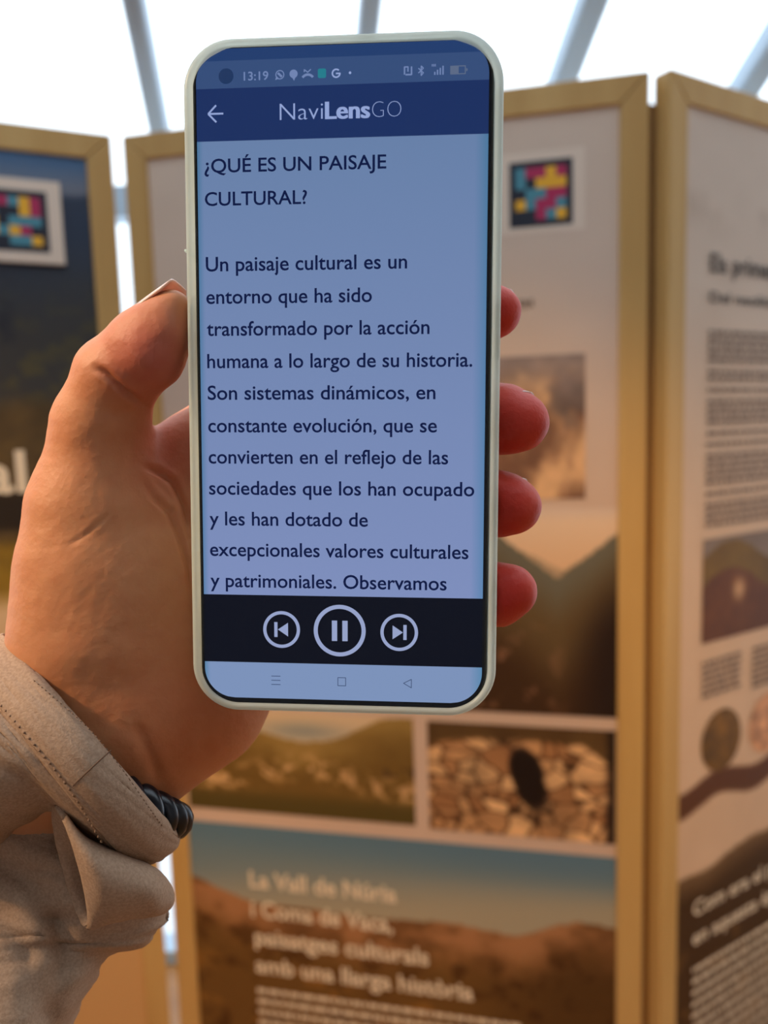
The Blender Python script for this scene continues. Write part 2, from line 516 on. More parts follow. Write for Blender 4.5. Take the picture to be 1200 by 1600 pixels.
def cabin(S, T):
    n = fbm(S * 14, T * 14, 71); n2 = fbm(S * 40, T * 40, 73)
    ph = .90 + .03 * np.sin(S * 18 + 1)
    c = mixc((112, 94, 82), (146, 126, 110), n)
    c = np.where((T > ph - .02)[..., None], mixc((136, 104, 40), (94, 66, 24), n), c)
    c = np.where((T > ph + .04 + .03 * (n - .5))[..., None], mixc((86, 46, 20), (118, 70, 34), n2), c)
    return mixc(c, (214, 168, 122), np.exp(-((S - .235) / .018) ** 2 - ((T - .955) / .022) ** 2))


picture('hut_photo', .117, .46, .842, 1.051, .004, cabin, prr, H, M_print, .005)
bars_on(prr, [(.120, .245, 1.095 + k * .0135, .0075) for k in range(6)] + [(.285, .42, 1.095 + k * .0135, .0075) for k in range(7)], M_grey, 7)
th = np.linspace(0, 2 * math.pi, 37)[:-1]
for cx, cc in ((.187, (112, 78, 30)), (.345, (206, 150, 110))):
    ring = []; cols = []
    rr_ = np.linspace(0, .066, 9)
    V_ = [(cx, .005, H - 1.264)]; K_ = [cc]
    for r_ in rr_[1:]:
        for a in th:
            x, z = cx + r_ * math.cos(a), 1.264 + r_ * math.sin(a)
            q = fbm(np.array([x * 45]), np.array([z * 45]), 81)[0]
            V_.append((x, .005, H - z)); K_.append(np.array(cc) * (.55 + .9 * q))
    F_ = [(0, 1 + (k + 1) % 36, 1 + k) for k in range(36)]
    for j in range(7):
        for k in range(36): a = 1 + j * 36 + k; b = 1 + j * 36 + (k + 1) % 36; F_.append((a, b, b + 36, a + 36))
    obj('round_photo', V_, F_, M_print, prr, colors=lin(np.clip(K_, 0, 255)))
words_on(prr, 'Com era el paisatge', .104, .520, 1.622, .046, M_white, .016)
words_on(prr, 'en aquesta època', .104, .460, 1.686, .046, M_white, .016)
bars_on(prr, [(.105, .60, 1.748 + k * .026, .0105) for k in range(10)], M_white, 9)

# --- left panel
la = 25.5
lx = (E_[0] - PW * math.cos(math.radians(la)), E_[1] - PW * math.sin(math.radians(la)))
pL = panel(lx, la, 'left pine framed display panel with a dark mountain photo and a white bordered colour code')


def lmount(S, T):
    s = PW - S
    n = fbm(S * 8, T * 10, 91); n2 = fbm(S * 26, T * 34, 93)
    c = mixc((74, 108, 146), (112, 118, 132), sstep(.05, .12, T))
    r = .115 + .10 * s - .03 * (n - .5)
    d = T - r
    m_ = mixc((48, 60, 80), (62, 60, 58), sstep(.05, .28, d))
    m_ = mixc(m_, (84, 78, 52), sstep(.48, .64, n2) * sstep(.15, .35, d) * .9)
    m_ = mixc(m_, (34, 36, 48), sstep(.55, .7, n) * .7)
    c = mixc(c, m_, sstep(-.006, .01, d))
    c = mixc(c, mixc((110, 88, 50), (62, 48, 30), n2), sstep(.50, .56, T + .05 * (n - .5)))
    c = mixc(c, (44, 34, 24), sstep(.70, .73, T) * (1 - sstep(.78, .80, T)))
    c = mixc(c, mixc((160, 124, 36), (122, 96, 34), n2), sstep(.80, .83, T))
    c = mixc(c, mixc((222, 186, 142), (206, 160, 104), sstep(1.0, 1.9, T)), sstep(.90, .95, T + .02 * (n - .5)))
    return c


prl = picture('print_sheet', ST, PW - ST, ST, H - ST, .005, lmount, pL, H, M_print, .006)
words_on(prl, 'cultural', PW - .62, PW - .207, .712, .118, M_white, .022)
colour_code(pL, PW - .252, PW - .130, .126, .242, ['cmcym', 'ckkym', 'ykccc', 'ycymk', 'kkccy'], (PW - .278, PW - .104, .104, .262), .009)

# ------------------------------------------------------------------ the phone
O_ = np.array([-43.92, -86.79, 179.87])
ex = np.array([.9971871, .00810378, -.07451319]); ey = np.array([-.00576, .99711, .0757])
ey -= ey @ ex * ex; ey /= np.linalg.norm(ey); en = np.cross(ex, ey)      # screen axes; en points away from the viewer
PH = Matrix.Identity(4)
for i, c in enumerate((R @ ex, -(R @ ey), -(R @ en))):
    for j in range(3): PH[j][i] = c[j]
o3 = W(O_)[0]
for j in range(3): PH[j][3] = o3[j]
phone = empty('smartphone', mat=PH)
tag(phone, 'smartphone in a clear case showing a lit reading app, held upright in the hand', 'phone')

M_bezel = pbr('screen_glass', (6, 9, 18), 0.12, spec=0.4)
M_body = pbr('phone_shell', (26, 32, 48), 0.3, metal=0.3)
M_blue = pbr('sensor_rim', (18, 40, 74), 0.2, emit=(20, 44, 84))


def scr(name, c): return pbr(name, (0, 0, 0), 0.25, spec=0.15, emit=c)


S_bar, S_head, S_page, S_ctrl, S_nav = (scr('screen_status', (54, 78, 122)), scr('screen_header', (28, 48, 96)), None,
                                        scr('screen_controls', (13, 16, 28)), None)


def page_mat(name, c0, c1, y0, y1):
    """lit page whose tone drifts from top to bottom and turns teal on the curved sides of the display"""
    m, nt, o = new_mat(name)
    b = nt.nodes.new('ShaderNodeBsdfPrincipled'); nt.links.new(b.outputs[0], o.inputs[0])
    b.inputs['Base Color'].default_value = (0, 0, 0, 1); b.inputs['Roughness'].default_value = .25
    b.inputs['Specular IOR Level'].default_value = .15; b.inputs['Emission Strength'].default_value = 1
    tc = nt.nodes.new('ShaderNodeTexCoord'); sx = nt.nodes.new('ShaderNodeSeparateXYZ'); nt.links.new(tc.outputs['Object'], sx.inputs[0])
    r = nt.nodes.new('ShaderNodeMapRange'); r.inputs[1].default_value = y0; r.inputs[2].default_value = y1
    nt.links.new(sx.outputs[1], r.inputs[0])
    cr = nt.nodes.new('ShaderNodeMix'); cr.data_type = 'RGBA'; cr.inputs[6].default_value = L4(c0); cr.inputs[7].default_value = L4(c1)
    nt.links.new(r.outputs[0], cr.inputs[0])
    rp = nt.nodes.new('ShaderNodeValToRGB'); e = rp.color_ramp.elements
    r2 = nt.nodes.new('ShaderNodeMapRange'); r2.inputs[1].default_value = 0; r2.inputs[2].default_value = .068
    nt.links.new(sx.outputs[0], r2.inputs[0]); nt.links.new(r2.outputs[0], rp.inputs[0])
    e[0].position = 0; e[0].color = (.45, .80, .80, 1); e[1].position = .022; e[1].color = (1, 1, 1, 1)
    for p, c in ((.955, (1, 1, 1, 1)), (1.0, (.5, .85, .85, 1))): q = e.new(p); q.color = c
    mu = nt.nodes.new('ShaderNodeMix'); mu.data_type = 'RGBA'; mu.blend_type = 'MULTIPLY'; mu.inputs[0].default_value = 1
    nt.links.new(cr.outputs[2], mu.inputs[6]); nt.links.new(rp.outputs[0], mu.inputs[7]); nt.links.new(mu.outputs[2], b.inputs['Emission Color'])
    return m


S_page = page_mat('screen_page', (126, 142, 188), (103, 128, 168), -.107, 0)
S_nav = page_mat('screen_navigation', (124, 146, 186), (124, 146, 186), -.2, 0)
S_txt = scr('screen_text', (11, 24, 66)); S_white = scr('screen_white', (146, 164, 212)); S_dim = scr('screen_dim', (112, 132, 178))
S_ico = scr('screen_icon', (92, 106, 134)); S_ctr = scr('screen_button', (150, 162, 200)); S_teal = scr('screen_teal', (38, 124, 140))


def rr(x0, x1, y0, y1, r, n=10, tl=None):
    """rounded rectangle in screen mm (x right, y down), counter-clockwise seen from the viewer"""
    pts = []
    for cx, cy, a0 in ((x1 - r, y0 + r, 0), (x0 + r, y0 + r, 90), (x0 + r, y1 - r, 180), (x1 - r, y1 - r, 270)):
        for k in range(n + 1):
            a = math.radians(a0 + 90 * k / n); pts.append((cx + r * math.cos(a), cy - r * math.sin(a)))
    return np.array(pts)


def S3(p, z): p = np.asarray(p, float); return np.c_[p[:, 0], -p[:, 1], np.full(len(p), z)] * .001


def plate(name, pts, z, m, par):
    return obj(name, S3(pts, z), [tuple(range(len(pts)))], m, par)


def loft(rings, cap0=True, cap1=True):
    n = len(rings[0]); V = np.vstack(rings); Fc = []
    for j in range(len(rings) - 1):
        for k in range(n):
            a = j * n + k; b = j * n + (k + 1) % n; Fc.append((a, b, b + n, a + n))
    if cap0: Fc.append(tuple(range(n))[::-1])
    if cap1: Fc.append(tuple(range((len(rings) - 1) * n, len(rings) * n)))
    return V, Fc


# glass front and shell (z up towards the viewer, 0 = display plane)
X0, X1, Y0, Y1, RC = -1.2, 69.4, -21.8, 134.9, 9.5
rings = [S3(rr(X0 + i, X1 - i, Y0 + i, Y1 - i, RC - i), z) for i, z in ((3.0, -8.2), (1.2, -7.8), (.3, -6.6), (0, -5), (0, -2.2), (.25, -1.2), (.8, -.5), (1.6, -.15))]
obj('shell', *loft(rings), M_body, phone, smooth=False)
glass = obj('screen', *loft([S3(rr(X0 + i, X1 - i, Y0 + i, Y1 - i, RC - i), z) for i, z in ((.3, -.9), (.45, -.35), (.9, -.08))]), M_bezel, phone)


def clip_rr(x0, x1, y0, y1, top, bot):
    """part of the display outline between two heights, straight cuts"""
    p = rr(.1, 67.9, -20.6, 132.8, 7.5, 14)
    out = []
    for q in p:
        if top <= q[1] <= bot: out.append(tuple(q))
    return out


def band(name, a, b, m, z=-.03):
    xs = []
    ys = np.unique(np.r_[np.linspace(a, b, 40)])
    def half(y):
        if y < -13.1: d = -13.1 - y; return 7.5 - math.sqrt(max(7.5 ** 2 - d * d, 0))
        if y > 125.3: d = y - 125.3; return 7.5 - math.sqrt(max(7.5 ** 2 - d * d, 0))
        return 0
    L_ = [(.1 + half(y), y) for y in ys]; R_ = [(67.9 - half(y), y) for y in ys]
    pts = np.array(L_ + R_[::-1])
    n = len(ys); Fc = [(k, k + 1, 2 * n - 2 - k, 2 * n - 1 - k) for k in range(n - 1)]
    return obj(name, S3(pts, z), Fc, m, glass)


band('top_strip', -20.6, -17.9, scr('screen_top_strip', (36, 62, 110)))
band('status_bar', -17.9, -11.75, S_bar)
band('header_bar', -11.75, .1, S_head)
band('page', .1, 107.2, S_page)
band('control_bar', 107.2, 123.9, S_ctrl)
band('navigation_bar', 123.9, 132.8, S_nav)


def stxt(s, x0, x1, base, em, m, bold=0.0, name='text_line', sh=0.0):
    v, f = text_geo(s, x0, x1, -base, em, bold, shear=sh); v[:, 2] = .02
    return obj(name, v * .001, f, m, glass)


EM = 4.8
for s, x1, y in (('¿QUÉ ES UN PAISAJE', 44.6, 7.2), ('CULTURAL?', 26.1, 14.75), ('Un paisaje cultural es un', 49.5, 29.85),
                 ('entorno que ha sido', 41.3, 37.4), ('transformado por la acción', 54.8, 44.9), ('humana a lo largo de su historia.', 64.8, 52.5),
                 ('Son sistemas dinámicos, en', 56.3, 60.0), ('constante evolución, que se', 56.7, 67.75), ('convierten en el reflejo de las', 59.4, 75.25),
                 ('sociedades que los han ocupado', 65.6, 82.75), ('y les han dotado de', 40.4, 90.2), ('excepcionales valores culturales', 64.4, 97.7),
                 ('y patrimoniales. Observamos', 59.3, 105.3)):
    stxt(s, 1.8, x1, y, EM if s.upper() != s else 4.5, S_txt, .011)
stxt('13:19', 11.4, 17.2, -13.35, 2.75, S_dim, .012, 'clock')
stxt('Navi', 19.8, 29.9, -4.2, 5.5, S_white, -.012, 'title')
for dx_ in (-.14, .14): stxt('Lens', 30.5 + dx_, 40.7 + dx_, -4.2, 5.5, S_white, .012, 'title')
stxt('GO', 41.3, 48.0, -4.15, 5.4, S_white, -.032, 'title')


def ring_g(cx, cy, r0, r1, n=48, a0=0, a1=360):
    a = np.radians(np.linspace(a0, a1, n + 1)); p = np.r_[np.c_[cx + r0 * np.cos(a), cy + r0 * np.sin(a)], np.c_[cx + r1 * np.cos(a), cy + r1 * np.sin(a)]]
    return S3(p, .02), [(k, k + 1, n + 2 + k, n + 1 + k) for k in range(n)]


def poly_g(p): return S3(p, .02), [tuple(range(len(p)))]


def line_g(a, b, w):
    a, b = np.array(a, float), np.array(b, float); t = (b - a) / np.linalg.norm(b - a); s = np.array([-t[1], t[0]]) * w / 2; a = a - t * w * .2; b = b + t * w * .2
    return poly_g([a - s, b - s, b + s, a + s])


def icon(name, m, *g): return obj(name, *merge(*g), m, glass)


disc = lambda cx, cy, r: poly_g(np.c_[cx + r * np.cos(np.linspace(0, 6.283, 33)[:-1]), cy + r * np.sin(np.linspace(0, 6.283, 33)[:-1])])
icon('camera_hole', M_blue, disc(7.25, -14.45, 1.75))
icon('back_arrow', S_white, line_g((3.0, -6.1), (6.4, -6.1), .42), line_g((2.95, -6.15), (4.75, -7.95), .42), line_g((2.95, -6.05), (4.75, -4.25), .42))
icon('status_icon', S_dim, ring_g(19.9, -14.35, .82, 1.05), line_g((19.5, -14.7), (20.3, -13.95), .5), poly_g([(18.8, -13.2), (19.1, -14.1), (19.7, -13.5)]))
icon('status_icon', S_dim, disc(23.1, -14.45, .95), poly_g([(22.6, -13.9), (23.6, -13.8), (23.2, -12.9)]))
icon('status_icon', S_dim, ring_g(26.4, -12.7, 1.2, 1.75, 16, 215, 325), line_g((25.6, -15.3), (26.4, -14.7), .25), line_g((26.4, -14.7), (27.1, -15.3), .25), line_g((25.6, -15.3), (25.6, -14.8), .25))
icon('status_icon', S_teal, poly_g(rr(28.75, 30.65, -15.4, -13.3, .4)))
icon('status_icon', S_white, ring_g(33.0, -14.25, .7, 1.05, 30, 0, 315), line_g((33.0, -14.2), (33.9, -14.2), .35))
icon('status_icon', S_white, disc(36.2, -14.25, .3))
icon('status_icon', S_dim, line_g((48.7, -15.1), (48.7, -13.5), .35), line_g((48.7, -15.1), (49.5, -15.1), .3), line_g((49.5, -15.1), (49.5, -14.1), .3), line_g((49.0, -13.4), (50.3, -13.4), .35), line_g((50.3, -15.1), (50.3, -13.4), .35))
icon('status_icon', S_dim, line_g((52.5, -15.2), (52.5, -13.1), .25), line_g((52.5, -15.2), (53.0, -14.7), .25), line_g((53.0, -14.7), (51.9, -13.7), .25), line_g((51.9, -14.7), (53.0, -13.7), .25), line_g((53.0, -13.7), (52.5, -13.1), .25))
icon('signal_bars', S_dim, *[line_g((55.6 + k * .62, -13.2), (55.6 + k * .62, -13.75 - k * .42), .32) for k in range(4)], *[line_g((55.0 + .35 * k, -15.5), (55.0 + .35 * k, -15.0), .2) for k in range(3)])
icon('battery_icon', S_ico, line_g((59.2, -14.9), (62.5, -14.9), .22), line_g((59.2, -13.2), (62.5, -13.2), .22), line_g((62.5, -14.9), (62.5, -13.2), .22), line_g((59.2, -14.9), (59.2, -13.2), .22), poly_g([(59.3, -14.8), (61.0, -14.8), (61.0, -13.3), (59.3, -13.3)]), poly_g([(62.7, -14.4), (63.0, -14.3), (63.0, -13.8), (62.7, -13.7)]))
icon('previous_button', S_ctr, ring_g(19.3, 115.6, 3.75, 4.55), line_g((17.9, 113.95), (17.9, 117.3), .8), poly_g([(18.4, 115.6), (20.9, 113.9), (20.9, 117.3)]))
icon('pause_button', S_ctr, ring_g(33.55, 115.6, 5.35, 6.35), line_g((32.3, 113.4), (32.3, 117.9), 1.3), line_g((34.85, 113.4), (34.85, 117.9), 1.3))
icon('next_button', S_ctr, ring_g(48.0, 115.75, 3.75, 4.55), line_g((49.4, 114.05), (49.4, 117.4), .8), poly_g([(48.9, 115.75), (46.4, 114.05), (46.4, 117.45)]))
icon('navigation_icon', scr('screen_nav_line', (66, 82, 116)), *[line_g((16.7, 127.2 + k * 1.05), (18.9, 127.2 + k * 1.05), .18) for k in range(3)],
     ring_g(34.05, 128.2, 0, 0, 4), *[line_g(a, b, .18) for a, b in (((33.1, 127.2), (35.0, 127.2)), ((35.0, 127.2), (35.0, 129.2)), ((35.0, 129.2), (33.1, 129.2)), ((33.1, 129.2), (33.1, 127.2)), ((49.1, 128.2), (51.0, 127.2)), ((51.0, 127.2), (51.0, 129.3)), ((51.0, 129.3), (49.1, 128.2)))])


# clear flexible case
def case_mat():
    m, nt, o = new_mat('clear_flexible_case')
    b = nt.nodes.new('ShaderNodeBsdfPrincipled'); b.inputs['Base Color'].default_value = L4((232, 244, 238)); b.inputs['Roughness'].default_value = .28
    b.inputs['Subsurface Weight'].default_value = 0
    tl = nt.nodes.new('ShaderNodeBsdfTranslucent'); tl.inputs[0].default_value = L4((236, 246, 240))
    tr = nt.nodes.new('ShaderNodeBsdfTransparent'); tr.inputs[0].default_value = (.93, .93, .88, 1)
    m1 = nt.nodes.new('ShaderNodeMixShader'); m1.inputs[0].default_value = .62
    m2 = nt.nodes.new('ShaderNodeMixShader'); m2.inputs[0].default_value = .2
    nt.links.new(b.outputs[0], m1.inputs[1]); nt.links.new(tl.outputs[0], m1.inputs[2])
    nt.links.new(m1.outputs[0], m2.inputs[1]); nt.links.new(tr.outputs[0], m2.inputs[2]); nt.links.new(m2.outputs[0], o.inputs[0])
    return m


M_case = case_mat()
CX0, CX1, CY0, CY1, CR = -2.95, 71.25, -22.75, 136.0, 11.5


def notch(p, amt):
    """the lip stands lower across the middle of the top edge than at its corners"""
    q = p.copy(); t = sstep(9, 4.5, q[:, 0]) + sstep(58, 63, q[:, 0])
    q[:, 1] += np.where(q[:, 1] < -8, t * amt, 0); return q


prof = [(2.05, -1.0, .35), (1.85, .55, .75), (1.3, .95, .5), (.75, .85, .2), (.25, .35, 0), (.0, -.6, 0), (-.12, -3.2, 0), (0, -6.5, 0), (.5, -8.6, 0), (1.6, -9.6, 0), (3.2, -9.9, 0), (3.2, -8.7, 0), (2.3, -8.2, 0), (1.95, -6, 0)]
cr_ = [S3(notch(rr(CX0 + i, CX1 - i, CY0 + i, CY1 - i, CR - i, 14), am), z) for i, z, am in prof]
V_, F_ = loft(cr_ + [cr_[0]], False, False)
nb = len(cr_[10]); cs = obj('case', V_, F_ + [tuple(10 * nb + k for k in range(nb))], M_case, phone, smooth=True)
# side key under the case wall
kv, kf = loft([S3(rr(70.3 + i, 70.3 + 1.0 - i, 37.5, 50.5, .45, 3), z) for i, z in ((.0, -6.0), (0, -2.6))])
obj('power_button', kv, kf, pbr('key_grey', (150, 146, 136), .35), phone)
kv, kf = loft([S3(rr(-3.5, -2.7, 24.5, 25.1, .15, 3), z) for z in (-7.0, -.4)])
obj('case_seam', kv, kf, M_case, phone)

# ------------------------------------------------------------------ the hand, one continuous surface
h = .68
b0 = np.array([-128., -66., 176.]); b1 = np.array([50., 112., 240.])
nx, ny, nz = [int(x) for x in np.ceil((b1 - b0) / h)]
gx = b0[0] + h * np.arange(nx); gy = b0[1] + h * np.arange(ny); gz = b0[2] + h * np.arange(nz)
FLD = np.full((nx, ny, nz), 60.0, np.float32)


def chain(pts, k=3.0):
    """distance to a chain of tapering limbs; pts = (u, v, z, r_px)"""
    q = [(P(u, v, z), r * z / F) for u, v, z, r in pts]
    lo = np.min([p - r for p, r in q], 0) - 12; hi = np.max([p + r for p, r in q], 0) + 12
    i0 = np.clip(((lo - b0) / h).astype(int), 0, (nx, ny, nz)); i1 = np.clip(((hi - b0) / h).astype(int) + 1, 0, (nx, ny, nz))
    sl = tuple(slice(a, b) for a, b in zip(i0, i1))
    X, Y, Z = gx[sl[0]][:, None, None], gy[sl[1]][None, :, None], gz[sl[2]][None, None, :]
    d = None
    for (a, ra), (b, rb) in zip(q[:-1], q[1:]):
        ab = b - a; L2 = ab @ ab
        t = np.clip(((X - a[0]) * ab[0] + (Y - a[1]) * ab[1] + (Z - a[2]) * ab[2]) / L2, 0, 1)
        dd = np.sqrt((X - a[0] - t * ab[0]) ** 2 + (Y - a[1] - t * ab[1]) ** 2 + (Z - a[2] - t * ab[2]) ** 2) - (ra + (rb - ra) * t)
        d = dd if d is None else smin(d, dd, k)
    return sl, d.astype(np.float32)


def smin(a, b, k):
    hh = np.clip(.5 + .5 * (b - a) / k, 0, 1); return b * (1 - hh) + a * hh - k * hh * (1 - hh)


def add(pts, k, kin=3.0):
    sl, d = chain(pts, kin); FLD[sl] = smin(FLD[sl], d, k)


# forearm, heel of the hand, ball of the thumb, palm
add([(165, 1150, 214, 128), (70, 1225, 219, 122), (-120, 1370, 226, 115)], 6)
add([(150, 1080, 212, 122), (158, 980, 209, 124), (150, 880, 206, 107), (150, 800, 204, 92)], 12, 8)
add([(350, 1000, 222, 95), (300, 1082, 219, 112), (215, 1140, 216, 108)], 14, 8)
add([(230, 1060, 216, 108), (235, 900, 214, 100), (285, 760, 216, 74)], 14, 8)
add([(300, 1020, 222, 100), (370, 860, 224, 85)], 12, 8)
add([(300, 960, 222, 95), (360, 780, 222, 78)], 12, 8)
# thumb
add([(147, 774, 204, 87), (157, 668, 200, 68), (181, 592, 196, 62)], 8, 5)
add([(181, 592, 196, 61), (226, 538, 192, 54), (254, 507, 189.5, 43), (270, 481, 188.5, 28)], 3.0, 3)
add([(206, 580, 194, 50), (240, 556, 190, 46), (262, 530, 188.5, 35)], 3.0, 3)
add([(158, 574, 198, 36), (200, 545, 195, 36)], 3.0, 3)
# fingers round the back of the phone
add([(262, 742, 216, 66), (300, 712, 216, 62), (430, 605, 219, 58), (560, 535, 218, 54), (700, 500, 208, 48), (752, 489, 199, 44), (779, 487, 196, 36)], 4, 4)
add([(330, 790, 220, 68), (470, 700, 226, 60), (640, 655, 222, 56), (750, 650, 206, 53), (790, 656, 197, 50), (816, 660, 193, 42)], 3, 4)
add([(350, 870, 222, 66), (480, 810, 226, 58), (640, 790, 222, 54), (740, 783, 206, 51), (784, 788, 197, 47), (806, 791, 194, 39)], 3, 4)
add([(350, 950, 222, 62), (480, 930, 224, 52), (640, 925, 219, 49), (740, 922, 206, 46), (780, 928, 197, 45), (804, 922, 195, 34)], 3, 4)

# flesh flattened where it presses against the case
X, Y, Z = gx[:, None, None] - O_[0], gy[None, :, None] - O_[1], gz[None, None, :] - O_[2]
lx_ = X * ex[0] + Y * ex[1] + Z * ex[2]; ly_ = X * ey[0] + Y * ey[1] + Z * ey[2]; lz_ = X * en[0] + Y * en[1] + Z * en[2]
qx, qy = np.abs(lx_ - (CX0 + CX1) / 2) - (CX1 - CX0) / 2 + CR, np.abs(ly_ - (CY0 + CY1) / 2) - (CY1 - CY0) / 2 + CR
d2 = np.sqrt(np.maximum(qx, 0) ** 2 + np.maximum(qy, 0) ** 2) + np.minimum(np.maximum(qx, qy), 0) - CR
dz = np.abs(lz_ - 4.4) - 5.4
box_d = np.minimum(np.maximum(d2, dz), 0) + np.sqrt(np.maximum(d2, 0) ** 2 + np.maximum(dz, 0) ** 2)
FLD = np.maximum(FLD, (.25 - box_d).astype(np.float32))
del X, Y, Z, lx_, ly_, lz_, qx, qy, d2, dz, box_d


def surface_nets(D):
    ins = D < 0; nx, ny, nz = D.shape
    cs = np.zeros((nx - 1, ny - 1, nz - 1, 3), np.float32); cn = np.zeros((nx - 1, ny - 1, nz - 1), np.float32)
    for ax in range(3):
        s0 = [slice(None)] * 3; s1 = [slice(None)] * 3; s0[ax] = slice(0, -1); s1[ax] = slice(1, None)
        a, b = D[tuple(s0)], D[tuple(s1)]; ch = (a < 0) != (b < 0); t = np.where(ch, a / np.where(ch, a - b, 1), 0)
        o1, o2 = [k for k in range(3) if k != ax]
        for i in (0, 1):
            for j in (0, 1):
                sl = [slice(None)] * 3
                sl[o1] = slice(i, D.shape[o1] - 1 + i); sl[o2] = slice(j, D.shape[o2] - 1 + j)
                c = ch[tuple(sl)]; tt = t[tuple(sl)]
                cn += c; cs[..., ax] += np.where(c, tt, 0); cs[..., o1] += c * i; cs[..., o2] += c * j
    m = cn > 0; idx = np.full(m.shape, -1, np.int64); I = np.argwhere(m); idx[m] = np.arange(len(I))
    V = I + cs[m] / cn[m][:, None]
    Q = []
    for ax in range(3):
        s0 = [slice(None)] * 3; s1 = [slice(None)] * 3; s0[ax] = slice(0, -1); s1[ax] = slice(1, None)
        a, b = ins[tuple(s0)], ins[tuple(s1)]
        E = np.argwhere(a != b); o1, o2 = [(1, 2), (2, 0), (0, 1)][ax]
        E = E[(E[:, o1] > 0) & (E[:, o2] > 0) & (E[:, o1] < D.shape[o1] - 1) & (E[:, o2] < D.shape[o2] - 1)]
        fl = a[tuple(E.T)]
        def g(i, j):
            K = E.copy(); K[:, o1] -= i; K[:, o2] -= j; return idx[tuple(K.T)]
        q = np.c_[g(1, 1), g(0, 1), g(0, 0), g(1, 0)]; q[~fl] = q[~fl][:, ::-1]; Q.append(q)
    return V, np.vstack(Q)


HV, HQ = surface_nets(FLD); HV = HV * h + b0
HQ = HQ[(HQ >= 0).all(1)]
ed = np.vstack([HQ[:, [0, 1]], HQ[:, [1, 2]], HQ[:, [2, 3]], HQ[:, [3, 0]]])


def smooth_mesh(V, it, lam=.5):
    for _ in range(it):
        s = np.zeros_like(V); c = np.zeros(len(V))
        np.add.at(s, ed[:, 0], V[ed[:, 1]]); np.add.at(c, ed[:, 0], 1); np.add.at(s, ed[:, 1], V[ed[:, 0]]); np.add.at(c, ed[:, 1], 1)
        V = V * (1 - lam) + lam * s / c[:, None]
    return V


HV = smooth_mesh(HV, 5)
lab = np.arange(len(HV))                     # keep the hand itself, drop slivers cut off by the case
for _ in range(400):
    m_ = np.minimum(lab[ed[:, 0]], lab[ed[:, 1]]); new = lab.copy(); np.minimum.at(new, ed[:, 0], m_); np.minimum.at(new, ed[:, 1], m_); new = new[new]
    if (new == lab).all(): break
    lab = new
big = np.bincount(lab).argmax(); keep = lab == big; print('hand pieces', np.sort(np.bincount(lab))[-3:])
ren = np.cumsum(keep) - 1; HQ = ren[HQ[keep[HQ[:, 0]]]]; HV = HV[keep]
fn = np.cross(HV[HQ[:, 2]] - HV[HQ[:, 0]], HV[HQ[:, 3]] - HV[HQ[:, 1]]); NV = np.zeros_like(HV)
for k in range(4): np.add.at(NV, HQ[:, k], fn)
NV /= np.linalg.norm(NV, axis=1)[:, None] + 1e-9
if (NV * (HV - HV.mean(0))).sum() < 0: NV = -NV; HQ = HQ[:, ::-1]

# skin creases: polylines on the palm side (picture of the palm from the front), width and depth in mm
CREASE = [([(140, 570), (165, 582), (195, 610), (228, 634)], .8, 1.35), ([(214, 726), (245, 735), (270, 752), (288, 790), (300, 840)], .75, 1.35),
          ([(216, 735), (240, 775), (265, 800), (282, 840), (296, 890), (305, 960)], .75, 1.1), ([(98, 856), (130, 838), (158, 815), (178, 795)], .5, .3),
          ([(205, 1120), (235, 1180), (250, 1225)], 1.6, .6), ([(150, 640), (185, 648), (222, 645)], 1.6, .25)]
front = NV[:, 2] < .1
pu = HV[:, 0] / HV[:, 2] * F + 600; pv = HV[:, 1] / HV[:, 2] * F + 800
disp = np.zeros(len(HV))
for pl, w, dep in CREASE:
    best = np.full(len(HV), 1e9); along = np.zeros(len(HV)); L_ = 0
    seg = [np.hypot(b[0] - a[0], b[1] - a[1]) for a, b in zip(pl[:-1], pl[1:])]; tot = sum(seg)
    for (a, b), s_ in zip(zip(pl[:-1], pl[1:]), seg):
        a, b = np.array(a, float), np.array(b, float); ab = b - a
        t = np.clip(((pu - a[0]) * ab[0] + (pv - a[1]) * ab[1]) / (ab @ ab), 0, 1)
        d = np.hypot(pu - a[0] - t * ab[0], pv - a[1] - t * ab[1]) / 6.0
        al = (L_ + t * s_) / tot; m_ = d < best; best[m_] = d[m_]; along[m_] = al[m_]; L_ += s_
    disp -= dep * np.exp(-(best / w) ** 2) * sstep(0, .25, along) * (1 - .7 * sstep(.75, 1, along))
    disp += .22 * dep * np.exp(-((best - 2.2 * w) / (1.3 * w)) ** 2) * sstep(0, .25, along) * (1 - .7 * sstep(.75, 1, along))
HV = HV + NV * (disp * front)[:, None] + NV * ((fbm(pu / 38, pv / 38, 7, 3) - .5) * .5)[:, None]

# skin tone: redder finger pads, paler ball of the thumb
tipc = [(P(800, 660, 192), 13), (P(790, 790, 192), 12), (P(785, 926, 192), 12), (P(770, 490, 194), 11)]
red = np.zeros(len(HV))
for c, r in tipc: red = np.maximum(red, np.exp(-((HV - c) ** 2).sum(1) / (1.2 * r) ** 2))
thr = np.exp(-((HV - P(240, 560, 188)) ** 2).sum(1) / 11.0 ** 2)
webr = np.exp(-((HV - P(262, 700, 205)) ** 2).sum(1) / 14.0 ** 2)
heel = np.exp(-((HV - P(300, 1120, 205)) ** 2).sum(1) / 22.0 ** 2)
tone = np.zeros((len(HV), 3)) + np.array([202., 136., 92.])
tone = mixc(tone, (206, 44, 32), red * .95); tone = mixc(tone, (186, 88, 82), thr * .8)
tone = mixc(tone, (192, 92, 68), webr * .75); tone = mixc(tone, (198, 104, 60), heel * .65)
tone = tone + (fbm(pu / 22, pv / 22, 17, 4)[:, None] - .5) * np.array([10, 16, 14])
